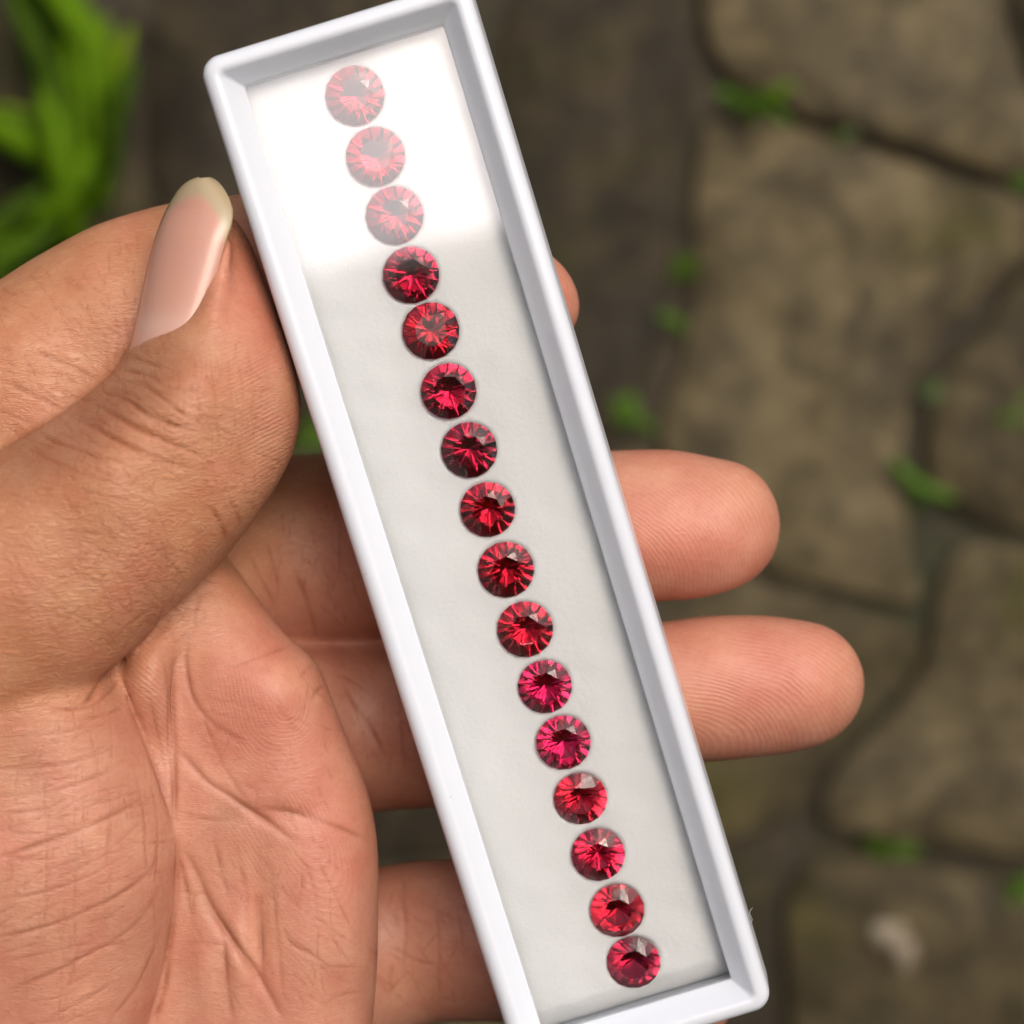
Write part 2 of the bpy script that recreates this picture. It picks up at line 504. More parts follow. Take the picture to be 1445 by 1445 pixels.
# ------------------------------------------------------------------ porch: unseen roof and walls added to shape the glass lid's glare
def sky_blocker():
    r = bpy.data.objects.new('sky_blocker', None)
    link(r)
    tag(r, 'unseen dark boards and walls added to block sky, mirrored as the dark part of the glass lid', 'sky_blocker')
    k = NT('blocker_timber')
    co = k.obj()
    mp = k.n('ShaderNodeMapping', ins={'Scale': (2, 60, 60)}); k.l(co, mp.inputs[0])
    n = k.n('ShaderNodeTexNoise', ins={'Scale': 1.0, 'Detail': 4.0}); k.l(mp.outputs[0], n.inputs['Vector'])
    k.set(Base_Color=k.ramp(n.outputs['Fac'], [(0.3, (0.05, 0.036, 0.024)), (0.7, (0.10, 0.075, 0.05))]), Roughness=0.7)
    kw = NT('blocker_wall_paint')
    kw.set(Base_Color=kw.mix(kw.noise(3, 4, vec=kw.obj()), (0.10, 0.09, 0.075), (0.14, 0.125, 0.10)), Roughness=0.85)
    def bx(name, x0, x1, y0, y1, z0, z1, m):
        V = [(x, y, z) for x in (x0, x1) for y in (y0, y1) for z in (z0, z1)]
        F = [(0, 1, 3, 2), (4, 6, 7, 5), (0, 4, 5, 1), (2, 3, 7, 6), (0, 2, 6, 4), (1, 5, 7, 3)]
        return mesh_obj(name, V, F, m, r, smooth=False)
    ZR = 2.7
    edge = (ZR - H0) * EDGE_V
    y = edge
    for i in range(18):
        bx('blocker_board', -1.415, 3.2, y - 0.175, y, ZR, ZR + 0.025, k.m); y -= 0.18
    bx('blocker_edge_board', -1.415, 3.2, edge + 0.003, edge + 0.03, ZR - 0.02, ZR + 0.2, k.m)
    bx('blocker_back_wall', -1.415, 3.2, y - 0.12, y - 0.002, 0.0, ZR + 0.02, kw.m)
    bx('blocker_side_wall', -1.55, -1.42, y - 0.12, edge + 2.6, 0.0, ZR + 0.02, kw.m)  # added to cut the sky fill from the left
    bx('blocker_post', 3.05, 3.17, edge - 0.15, edge - 0.03, 0.0, ZR - 0.003, k.m)
    r.rotation_euler.z = R_(EDGE_ROT)
    return r
EDGE_V, EDGE_ROT = -0.112, 14
sky_blocker()

# ------------------------------------------------------------------ gem box
BW, BL = 31.56, 125.2                # outer width and length of the lid, mm
box = bpy.data.objects.new('gem_box', None)
link(box)
tag(box, 'long white plastic gem box with glass window lid, held in the hand', 'box')
TRAY_C = (699.5, 777)
PITCH, ROLL, YAW = 7.08, 0.82, 17.07
def box_matrix():
    ex = Vector((math.cos(R_(YAW)), math.sin(R_(YAW)), 0))
    ey = Vector((-math.sin(R_(YAW)), math.cos(R_(YAW)), 0))
    m = Matrix((ex, ey, Vector((0, 0, 1)))).transposed()
    m = m @ Matrix.Rotation(R_(PITCH), 3, 'X') @ Matrix.Rotation(R_(-ROLL), 3, 'Y')
    m = m.to_4x4()
    m.translation = Vector(W(*TRAY_C, 0))
    return m
BM = box_matrix()
box.matrix_world = BM

def rrect(o, z, rad=2.3, nseg=8, w=BW, l=BL):
    hx, hy = w / 2 - o, l / 2 - o
    r = max(0.25, rad - o * 0.75)
    out = []
    for cx, cy, a0 in ((hx - r, hy - r, 0), (-hx + r, hy - r, 90), (-hx + r, -hy + r, 180), (hx - r, -hy + r, 270)):
        for i in range(nseg + 1):
            a = R_(a0 + 90 * i / nseg)
            out.append(((cx + r * math.cos(a)) / 1000, (cy + r * math.sin(a)) / 1000, z / 1000))
    return out

def sweep(name, prof, mat, parent, cap_bottom=False, closed=False, **kw):
    V, F = [], []
    n = None
    for o, z in prof:
        r = rrect(o, z, **kw)
        n = len(r)
        V += r
    m = len(prof)
    for i in range(m if closed else m - 1):
        k = (i + 1) % m
        for j in range(n):
            j2 = (j + 1) % n
            F.append((i * n + j, i * n + j2, k * n + j2, k * n + j))
    if cap_bottom:
        F.append(tuple(range(n))[::-1])
        F.append(tuple(range((m - 1) * n, m * n)))
    return mesh_obj(name, V, F, mat, parent)

GZ = -2.9           # glass top, mm below the rim
lid_prof = [(1.4, -7.2), (-0.35, -7.2), (-0.5, -7.0), (-0.45, -6.0), (0.0, -1.6), (0.1, -1.0), (0.35, -0.5), (0.75, -0.15), (1.25, 0.0), (1.7, -0.03), (1.95, -0.14),
            (2.12, -0.35), (2.5, -0.9), (3.3, -2.0), (3.75, -2.55), (3.95, -2.75), (4.0, GZ - 0.02), (4.0, GZ - 0.9), (2.6, GZ - 0.95), (2.6, -6.5)]
sweep('lid_frame', lid_prof, M_PLASTIC, box, closed=True)
sweep('base_tray', [(1.5, -13.6), (0.5, -13.6), (0.2, -13.2), (0.1, -7.5), (0.3, -7.3), (2.2, -7.25), (2.4, -7.4), (2.6, -12.0), (3.0, -12.2), (8.0, -12.25)], M_PLASTIC, box, cap_bottom=True)
pane = sweep('glass_pane', [(2.9, GZ - 0.88), (2.9, GZ - 0.06), (3.02, GZ), ], M_PANE, box, cap_bottom=True)
pane.data.polygons.foreach_set('use_smooth', [False] * len(pane.data.polygons))

GEM_PX = [(501,135,84),(530,221,83.5),(557,304,82),(580,388,80),(608,467,81),(633,552,79),(662,635,79.5),(688,719,78),
          (714,804,80),(741,888,79.5),(769,969,76.5),(795,1048,77.5),(819,1127,76),(844,1206,76),(871,1285,77),(894,1358,76)]
BMI = BM.inverted()
camp = cam.location
def to_box(px, py, zloc):
    """point of the view ray through the pixel that lies at local height zloc (mm)"""
    a = BMI @ camp
    b = BMI @ Vector(W(px, py, 0))
    t = (zloc / 1000 - a.z) / (b.z - a.z)
    return a + (b - a) * t

GIRD = GZ - 0.9 - 0.98            # girdle height (mm, box space)
gems = []
for px, py, d in GEM_PX:
    c = to_box(px, py, GIRD)
    depth = (camp - BM @ c).length
    gems.append((c.x * 1000, c.y * 1000, d / S * (camp - BM @ c).z / 0.22 / 2))
# felt pad with a dimple under each gem
def build_pad():
    hx, hy = BW / 2 - 3.1, BL / 2 - 3.1
    xs = np.arange(-hx, hx + 0.01, 0.32); ys = np.arange(-hy, hy + 0.01, 0.32)
    X, Y = np.meshgrid(xs, ys, indexing='ij')
    rr = np.random.default_rng(3)
    Z = np.full_like(X, GIRD - 0.35)
    for s, a in ((9, 0.10), (4, 0.06), (1.5, 0.04)):
        for _ in range(10):
            th, ph = rr.uniform(0, 6.28, 2)
            Z += a * 0.4 * np.sin((X * math.cos(th) + Y * math.sin(th)) / s * 2 + ph)
    edge = np.minimum(np.minimum(X + hx, hx - X), np.minimum(Y + hy, hy - Y))
    Z -= 0.7 * np.exp(-edge / 0.8) + 1.5 * np.clip(1 - (Y + hy) / 3.2, 0, 1) ** 1.3
    for gx, gy, gr in gems:
        r = np.hypot(X - gx, Y - gy)
        dip = np.where(r < gr + 0.06, (gr + 0.06 - r) * 1.15 + 0.12, 0)
        Z = Z - dip
    n, m = X.shape
    V = np.stack([X, Y, Z], -1).reshape(-1, 3) / 1000
    idx = np.arange(n * m).reshape(n, m)
    F = np.stack([idx[:-1, :-1], idx[1:, :-1], idx[1:, 1:], idx[:-1, 1:]], -1).reshape(-1, 4)
    # skirt
    V = V.tolist(); F = F.tolist()
    ring = list(idx[:, 0]) + list(idx[-1, 1:]) + list(idx[-2::-1, -1]) + list(idx[0, -2:0:-1])
    b0 = len(V)
    for i in ring: V.append([V[i][0], V[i][1], -12.1 / 1000])
    k = len(ring)
    for i in range(k):
        j = (i + 1) % k
        F.append([ring[j], ring[i], b0 + i, b0 + j])
    return mesh_obj('pad', V, F, M_PAD, box)
pad = build_pad()
pad['label'] = 'white felt pad under the glass'

# ------------------------------------------------------------------ gems
def gem_mesh(R=1.0, table=0.54, ch=0.25, pd=0.86, girdle=0.05, N=8, star=0.5, lower=0.78):
    """round brilliant of radius 1: table, stars, kites, upper girdles, girdle, lower girdles, mains"""
    bm = bmesh.new()
    gz = girdle / 2
    tz = gz + ch
    T = [bm.verts.new((table * math.cos(2 * math.pi * (i + .5) / N), table * math.sin(2 * math.pi * (i + .5) / N), tz)) for i in range(N)]
    # apex of kite at table corner i, bottom at girdle at same azimuth ; mid points between
    beta_top = tz
    rm = table + (1 - table) * 0.46
    zm = gz + ch * 0.60
    Mv = [bm.verts.new((rm * math.cos(2 * math.pi * i / N), rm * math.sin(2 * math.pi * i / N), zm)) for i in range(N)]
    GT = [bm.verts.new((math.cos(math.pi * i / N), math.sin(math.pi * i / N), gz)) for i in range(2 * N)]
    GB = [bm.verts.new((math.cos(math.pi * i / N), math.sin(math.pi * i / N), -gz)) for i in range(2 * N)]
    f = bm.faces.new
    f(T)
    for i in range(N):
        p = (i - 1) % N
        f((T[p], Mv[i], T[i]))                                    # star (between table corners i-1 and i, azimuth i)
        f((T[i], Mv[i], GT[2 * i + 1], Mv[(i + 1) % N]))          # kite
        f((Mv[i], GT[2 * i], GT[2 * i + 1]))                      # upper girdles
        f((Mv[i], GT[(2 * i - 1) % (2 * N)], GT[2 * i]))
    for i in range(2 * N):
        j = (i + 1) % (2 * N)
        f((GT[j], GT[i], GB[i], GB[j]))
    cu = bm.verts.new((0, 0, -gz - pd))
    rl = 1 - lower
    Lv = [bm.verts.new((rl * math.cos(2 * math.pi * i / N), rl * math.sin(2 * math.pi * i / N), -gz - pd * lower * 0.985)) for i in range(N)]
    for i in range(N):
        f((cu, Lv[(i + 1) % N], GB[2 * i + 1], Lv[i]))            # mains
        f((Lv[i], GB[2 * i + 1], GB[2 * i]))
        f((Lv[i], GB[2 * i], GB[(2 * i - 1) % (2 * N)]))
    bmesh.ops.recalc_face_normals(bm, faces=bm.faces)
    return bm

GEM_MATS = [mat_gem('gem_red', (0.79, 0.067, 0.26), 680), mat_gem('gem_crimson', (0.79, 0.067, 0.33), 680), mat_gem('gem_raspberry', (0.82, 0.06, 0.42), 680),
            mat_gem('gem_wine', (0.73, 0.067, 0.31), 680)]
GSEL = [0, 0, 0, 1, 0, 1, 3, 0, 0, 0, 2, 2, 0, 1, 0, 3]
ORD = ['first', 'second', 'third', 'fourth', 'fifth', 'sixth', 'seventh', 'eighth', 'ninth', 'tenth', 'eleventh', 'twelfth', 'thirteenth', 'fourteenth', 'fifteenth', 'last']
GL = {0: 'topmost red round gem, hazed by sky glare, at the box top end',
      1: 'second red gem from the top, with milky glare on its table',
      2: 'third red gem from the top, lowest of the three hazed ones',
      3: 'fourth red gem from the top, first one clear of the glare',
      10: 'eleventh round gem from the top, purplish red, above the raspberry one',
      11: 'twelfth round gem from the top, brightest raspberry pink',
      15: 'bottommost dark wine red gem, at the lower end of the row'}
for i, (gx, gy, gr) in enumerate(gems):
    rr = random.Random(100 + i)
    bm = gem_mesh(table=rr.uniform(.50, .57), pd=rr.uniform(.80, .92), lower=rr.uniform(.72, .82), N=8)
    rot = Matrix.Rotation(rr.uniform(0, 6.28), 4, 'Z')
    ti = Matrix.Rotation(rr.gauss(0, R_(2.0)), 4, 'X') @ Matrix.Rotation(rr.gauss(0, R_(2.0)), 4, 'Y')
    bmesh.ops.transform(bm, matrix=Matrix.Scale(gr / 1000, 4) @ ti @ rot, verts=bm.verts)
    me = bpy.data.meshes.new('red_gem')
    bm.to_mesh(me); bm.free()
    me.materials.append(GEM_MATS[GSEL[i]])
    o = link(bpy.data.objects.new('red_gem', me))
    o.matrix_world = BM @ Matrix.Translation((gx / 1000, gy / 1000, (GIRD - 0.02) / 1000))
    tag(o, GL.get(i, ORD[i] + ' red round gem counted from the top of the row'), 'gem', 'red gems in a row')

# ------------------------------------------------------------------ hand (distance field -> one skin mesh)
VX = 0.5
PX0, PX1, PY0, PY1, ZA, ZB = -290, 1262, 190, 1680, -50.0, 20.0
gu = np.arange(PX0 / S, PX1 / S, VX, dtype=np.float32)
gv = np.arange(PY0 / S, PY1 / S, VX, dtype=np.float32)
gz_ = np.arange(ZA, ZB, VX, dtype=np.float32)
U2, V2 = np.meshgrid(gu, gv, indexing='ij')
FIELD = np.full((len(gu), len(gv), len(gz_)), 50.0, np.float32)

def poly_sdf(poly, X, Y):
    P = np.asarray(poly, np.float32)
    Q = np.roll(P, -1, 0)
    d = np.full(X.shape, 1e9, np.float32)
    ins = np.zeros(X.shape, bool)
    for (ax, ay), (bx, by) in zip(P, Q):
        ex, ey = bx - ax, by - ay
        wx, wy = X - ax, Y - ay
        t = np.clip((wx * ex + wy * ey) / (ex * ex + ey * ey + 1e-12), 0, 1)
        d = np.minimum(d, (wx - ex * t) ** 2 + (wy - ey * t) ** 2)
        if ay != by:
            c = ((ay > Y) != (by > Y)) & (X < (bx - ax) * (Y - ay) / (by - ay) + ax)
            ins ^= c
    d = np.sqrt(d)
    return np.where(ins, -d, d)

def idw(ctrl, X, Y, p=2.2):
    c = np.asarray(ctrl, np.float32)
    num = np.zeros_like(X); den = np.zeros_like(X)
    for x, y, z in c:
        r2 = (X - x / S) ** 2 + (Y - y / S) ** 2 + 2.0
        wgt = r2 ** (-p / 2 * 1.2)
        num += wgt * z; den += wgt
    return num / den

def box1(a, n, ax):
    for _ in range(2):
        pad_ = [(0, 0)] * a.ndim; pad_[ax] = (n, n)
        b = np.cumsum(np.pad(a, pad_, mode='edge'), axis=ax, dtype=np.float64)
        z = np.zeros_like(np.take(b, [0], ax))
        b = np.concatenate([z, b], ax)
        k = 2 * n + 1
        hi = np.take(b, range(k, b.shape[ax]), ax); lo = np.take(b, range(0, b.shape[ax] - k), ax)
        a = ((hi - lo) / k).astype(np.float32)
    return a

def smin(a, b, k):
    h = np.clip(0.5 + 0.5 * (b - a) / k, 0, 1)
    return b * (1 - h) + a * h - k * h * (1 - h)

def add(sub, f, k):
    FIELD[sub] = smin(FIELD[sub], f, k)

def window(poly, m=7):
    P = np.asarray(poly)
    i0 = max(0, int(np.searchsorted(gu, P[:, 0].min() - m))); i1 = min(len(gu), int(np.searchsorted(gu, P[:, 0].max() + m)))
    j0 = max(0, int(np.searchsorted(gv, P[:, 1].min() - m))); j1 = min(len(gv), int(np.searchsorted(gv, P[:, 1].max() + m)))
    return slice(i0, i1), slice(j0, j1)

def inflate(poly_px, ctrl, R, k, smooth=2, zs=1.0):
    """outline (px) inflated to a rounded body of half thickness <= R about the height field through ctrl"""
    P = chaikin(np.array(poly_px, float), smooth) / S
    si, sj = window(P)
    X, Y = U2[si, sj], V2[si, sj]
    d2 = poly_sdf(P, X, Y)
    zc = box1(box1(idw(ctrl, X, Y), 4, 0), 4, 1)
    q = np.maximum(d2 + R, 0)
    q = np.where(d2 < 0, box1(box1(q, 2, 0), 2, 1), q)
    f = np.sqrt(q[..., None] ** 2 + ((gz_[None, None, :] - zc[..., None]) * zs) ** 2) - R
    add((si, sj, slice(None)), f, k)

def chain(pts, k, zs=1.0):
    """tapered finger through (px, py, z mm, r mm)"""
    p = np.array(pts, float); p[:, :2] /= S
    p = np.array(chaikin(p, 2, closed=False), np.float32)
    lo, hi = p[:, :2].min(0), p[:, :2].max(0); rm = p[:, 3].max()
    si, sj = window(np.array([lo - rm, hi + rm]))
    X, Y = U2[si, sj][..., None], V2[si, sj][..., None]
    Z = gz_[None, None, :]
    best = np.full(np.broadcast_shapes(X.shape, Z.shape), 99.0, np.float32)
    for a, b in zip(p[:-1], p[1:]):
        e = b[:3] - a[:3]
        t = np.clip(((X - a[0]) * e[0] + (Y - a[1]) * e[1] + (Z - a[2]) * e[2]) / (e @ e + 1e-9), 0, 1)
        d = np.sqrt((X - a[0] - e[0] * t) ** 2 + (Y - a[1] - e[1] * t) ** 2 + (zs * (Z - a[2] - e[2] * t)) ** 2) - (a[3] + (b[3] - a[3]) * t)
        best = np.minimum(best, d)
    add((si, sj, slice(None)), best, k)

# fingers under the box
chain([(250, 800, -27, 10.0), (360, 785, -34, 10.9), (480, 772, -35.5, 11.0), (600, 764, -31, 10.2), (760, 750, -25, 9.0), (900, 744, -23.5, 8.9), (960, 742, -23.0, 8.55), (1005, 742, -22.3, 7.75)], 1.0)
chain([(330, 1030, -28, 9.6), (450, 1028, -35, 9.9), (560, 1027, -35.5, 9.7), (700, 1010, -30, 9.2), (880, 985, -26.5, 8.6), (1030, 970, -26, 8.35), (1085, 967, -25.6, 8.1), (1128, 966, -25, 7.5)], 0.8)
chain([(380, 1420, -29, 9.5), (520, 1350, -36, 9.8), (620, 1322, -35.5, 9.4), (760, 1340, -30, 8.6), (880, 1380, -30, 8.2), (960, 1402, -29.5, 6.4)], 1.0)
# index finger, behind the thumb
inflate([(-330, 640), (-200, 520), (-60, 428), (0, 394), (60, 356), (120, 325), (180, 302), (240, 288), (300, 280), (345, 273), (450, 272), (600, 300), (740, 332), (795, 368), (816, 410), (818, 445), (800, 480), (740, 500), (600, 512),
         (470, 520), (380, 560), (300, 640), (200, 720), (60, 800), (-330, 900)],
        [(-200, 650, -12), (0, 520, -12), (150, 430, -14), (250, 380, -17), (340, 360, -20.5), (450, 390, -21), (600, 410, -20.5), (800, 430, -19)], 10.0, 1.0)
# palm
inflate([(318, 775), (345, 818), (378, 862), (408, 900), (440, 922), (458, 962), (484, 1030), (512, 1090), (528, 1145), (534, 1215), (533, 1300), (530, 1400), (522, 1500), (480, 1620), (300, 1660), (0, 1660), (60, 1200), (120, 900), (220, 760)],
        [(400, 960, -13), (440, 1040, -14), (480, 1160, -15), (490, 1300, -15), (480, 1440, -16), (300, 1100, -15), (300, 1300, -16), (200, 1000, -16), (150, 1400, -18), (330, 840, -15)], 9.5, 1.2)
# pads below the fingers and the ball of the thumb
inflate([(-330, 960), (-200, 930), (-60, 900), (60, 905), (140, 940), (180, 985), (212, 1050), (238, 1110), (250, 1175), (250, 1250), (238, 1335), (210, 1440), (180, 1560), (120, 1650), (-330, 1660)],
        [(-200, 1200, -7), (0, 1200, -6), (120, 1150, -7), (200, 1150, -9), (180, 1400, -10), (0, 1500, -11), (60, 1000, -6)], 13.0, 0.6)
# web between thumb and palm
inflate([(165, 940), (222, 880), (290, 820), (325, 776), (332, 800), (292, 862), (258, 910), (238, 950), (244, 1030), (246, 1100), (243, 1172), (222, 1110), (196, 1040)],
        [(200, 960, -5.5), (300, 820, -9.5), (235, 1080, -8.5), (243, 1170, -10)], 4.5, 0.5)
# thumb
inflate([(-330, 850), (-180, 740), (-60, 665), (0, 634), (55, 606), (105, 572), (150, 538), (188, 496), (210, 440), (226, 380), (243, 330), (262, 300), (290, 285), (322, 296), (350, 330), (372, 388), (396, 462), (416, 525), (426, 572), (420, 622),
         (400, 675), (366, 730), (326, 777), (290, 818), (232, 872), (180, 922), (140, 962), (70, 1010), (-60, 1080), (-330, 1120)],
        [(330, 380, -6), (300, 330, -5), (280, 430, -3), (340, 520, -4), (380, 600, -5), (250, 560, 0), (150, 680, 1), (300, 720, -3), (0, 800, 1), (150, 860, -1), (-200, 950, 0), (60, 960, -2)], 11.0, 1.5)
chain([(120, 985, -9, 4), (150, 962, -9.5, 4.5), (180, 985, -10.5, 4)], 1.5)
# the nail's bed
def nail_grid(n, m):
    left = chaikin(np.array([(184, 508), (199, 446), (210, 392), (224, 335), (242, 292), (262, 262), (289, 253)], float), 3, closed=False)
    right = chaikin(np.array([(262, 500), (282, 454), (297, 412), (308, 374), (316, 343), (329, 308), (322, 282), (306, 260), (289, 253)], float), 3, closed=False)
    def resample(p, n):
        d = np.concatenate([[0], np.cumsum(np.linalg.norm(np.diff(p, axis=0), axis=1))]); t = np.linspace(0, d[-1] * 0.975, n)
        return np.stack([np.interp(t, d, p[:, 0]), np.interp(t, d, p[:, 1])], 1)
    L, Rr = resample(left, n), resample(right, n)
    V = np.zeros((n, m, 3)); C = np.zeros((n, m, 3))
    for i in range(n):
        s = i / (n - 1)
        wd = np.linalg.norm(Rr[i] - L[i]) / S
        for j in range(m):
            t = j / (m - 1)
            p = L[i] * (1 - t) + Rr[i] * t
            zr = 5.4 - 1.0 * s - 2.4 * max(0, (s - 0.6) / 0.4) ** 2
            prof = math.sqrt(max(0.0, 1 - (1 - t) ** 2))
            z = zr - 6.4 * (1 - prof) * min(1, wd / 7.0) - 0.9 * t ** 4
            V[i, j] = p[0], p[1], z
            bound = 0.86 - 0.17 * abs(2 * t - 0.8) ** 2.2
            fe = 1 / (1 + math.exp(-(s - bound) / 0.011))
            lun = math.exp(-(((s - 0.17) / 0.08) ** 2 + ((t - .4) / 0.5) ** 2))
            c = np.array([0.55, 0.295, 0.22]) * (1 - lun * .6) + np.array([0.60, 0.40, 0.33]) * lun * .6
            C[i, j] = c * (1 - fe) + np.array([0.43, 0.345, 0.21]) * fe
    return V, C
NG, _ = nail_grid(140, 70)
zmap = np.full(U2.shape, np.nan, np.float32)
for row in NG[20:]:
    for x, y, z in row:
        i, j = int(round((x / S - gu[0]) / VX)), int(round((y / S - gv[0]) / VX))
        zmap[i, j] = z if np.isnan(zmap[i, j]) else min(z, zmap[i, j])
mi, mj = np.nonzero(~np.isnan(zmap))
FIELD[mi, mj] = np.maximum(FIELD[mi, mj], gz_[None, :] - (zmap[mi, mj][:, None] - 0.75))
chain([(192, 503, -2.4, 1.3), (206, 498, 1.8, 1.7), (227, 492, 4.0, 1.8), (252, 484, 5.1, 1.6), (275, 467, 5.2, 1.4), (293, 438, 4.9, 1.2), (306, 404, 4.4, 1.0), (317, 366, 3.6, 0.8), (328, 330, 2.6, 0.6)], 1.8)
FIELD = box1(box1(box1(FIELD, 1, 0), 1, 1), 1, 2)
FIELD[0] = FIELD[-1] = 5; FIELD[:, 0] = FIELD[:, -1] = 5; FIELD[:, :, 0] = FIELD[:, :, -1] = 5

def surface_nets(Fd, o, h):
    nx, ny, nz = Fd.shape
    ins = Fd < 0
    c = np.zeros((nx - 1, ny - 1, nz - 1), np.uint8)
    for a in (0, 1):
        for b in (0, 1):
            for d in (0, 1):
                c += ins[a:nx - 1 + a, b:ny - 1 + b, d:nz - 1 + d]
    act = (c > 0) & (c < 8)
    ii, jj, kk = np.nonzero(act)
    vid = np.full(act.shape, -1, np.int64)
    vid[ii, jj, kk] = np.arange(len(ii))
    acc = np.zeros((len(ii), 3)); cnt = np.zeros(len(ii))
    corners = [(a, b, d) for a in (0, 1) for b in (0, 1) for d in (0, 1)]
    for p in corners:
        for ax in range(3):
            if p[ax]: continue
            q = list(p); q[ax] = 1
            f0 = Fd[ii + p[0], jj + p[1], kk + p[2]]; f1 = Fd[ii + q[0], jj + q[1], kk + q[2]]
            m = (f0 < 0) != (f1 < 0)
            t = np.where(m, f0 / np.where(m, f0 - f1, 1), 0)
            pos = np.tile(np.array(p, float), (len(ii), 1)); pos[:, ax] += t
            acc += pos * m[:, None]; cnt += m
    V = (np.stack([ii, jj, kk], 1) + acc / cnt[:, None]) * h + np.array(o)
    quads = []
    for ax in range(3):
        b, d = [(1, 2), (2, 0), (0, 1)][ax]
        sl0 = [slice(1, -1)] * 3; sl1 = [slice(1, -1)] * 3
        sl0[ax] = slice(0, -1); sl1[ax] = slice(1, None)
        A, B = ins[tuple(sl0)], ins[tuple(sl1)]
        x = np.stack(np.nonzero(A != B), 1)
        flip = A[x[:, 0], x[:, 1], x[:, 2]]
        off = np.ones(3, int); off[ax] = 0
        base = x + off
        def cell(db, dd):
            y = base.copy(); y[:, b] -= db; y[:, d] -= dd
            return vid[y[:, 0], y[:, 1], y[:, 2]]
        q = np.stack([cell(1, 1), cell(0, 1), cell(0, 0), cell(1, 0)], 1)
        q = np.where(flip[:, None], q, q[:, ::-1])
        quads.append(q)
    return V, np.vstack(quads)

HV, HQ = surface_nets(FIELD, (gu[0], gv[0], gz_[0]), VX)
def top_height(px, py):
    """height (mm) of the hand's upper surface at a pixel"""
    i = np.clip(((np.asarray(px) / S - gu[0]) / VX).round().astype(int), 0, len(gu) - 1)
    j = np.clip(((np.asarray(py) / S - gv[0]) / VX).round().astype(int), 0, len(gv) - 1)
    colm = FIELD[i, j]
    ok = colm < 0
    k = len(gz_) - 1 - np.argmax(ok[..., ::-1], -1)
    z = gz_[k]
    return np.where(ok.any(-1), z, -99)

s_ = (FOC - HV[:, 2]) / FOC / 1000
P3 = np.stack([(HV[:, 0] - 722.5 / S) * s_, -(HV[:, 1] - 722.5 / S) * s_, H0 + HV[:, 2] / 1000], 1)
HQ = HQ[:, ::-1]                      # v axis is flipped in the world
ORI = np.array(W(300, 900, -25))
def fast_mesh(name, V, Q):
    me = bpy.data.meshes.new(name)
    me.vertices.add(len(V)); me.vertices.foreach_set('co', V.astype(np.float32).ravel())
    me.loops.add(Q.size); me.loops.foreach_set('vertex_index', Q.astype(np.int32).ravel())
    me.polygons.add(len(Q)); me.polygons.foreach_set('loop_start', np.arange(0, Q.size, 4, dtype=np.int32))
    me.update(calc_edges=True); me.validate()
    return me
me0 = fast_mesh('hand', P3 - ORI, HQ)
hand = bpy.data.objects.new('hand', me0)
link(hand); hand.location = ORI
sm = hand.modifiers.new('s', 'SMOOTH'); sm.factor = 0.5; sm.iterations = 5
ss = hand.modifiers.new('d', 'SUBSURF'); ss.levels = 1; ss.render_levels = 1
dg = bpy.context.evaluated_depsgraph_get()
me = bpy.data.meshes.new_from_object(hand.evaluated_get(dg))
hand.modifiers.clear(); hand.data = me; me.name = 'hand'
bpy.data.meshes.remove(me0)
nv = len(me.vertices)
co = np.empty(nv * 3, np.float32); me.vertices.foreach_get('co', co); co = co.reshape(-1, 3)
nm = np.empty(nv * 3, np.float32); me.vertex_normals.foreach_get('vector', nm); nm = nm.reshape(-1, 3)
wz = (co[:, 2] + ORI[2] - H0) * 1000
ps = FOC / (FOC - wz) * S * 1000
vpx = (co[:, 0] + ORI[0]) * ps + 722.5
vpy = -(co[:, 1] + ORI[1]) * ps + 722.5

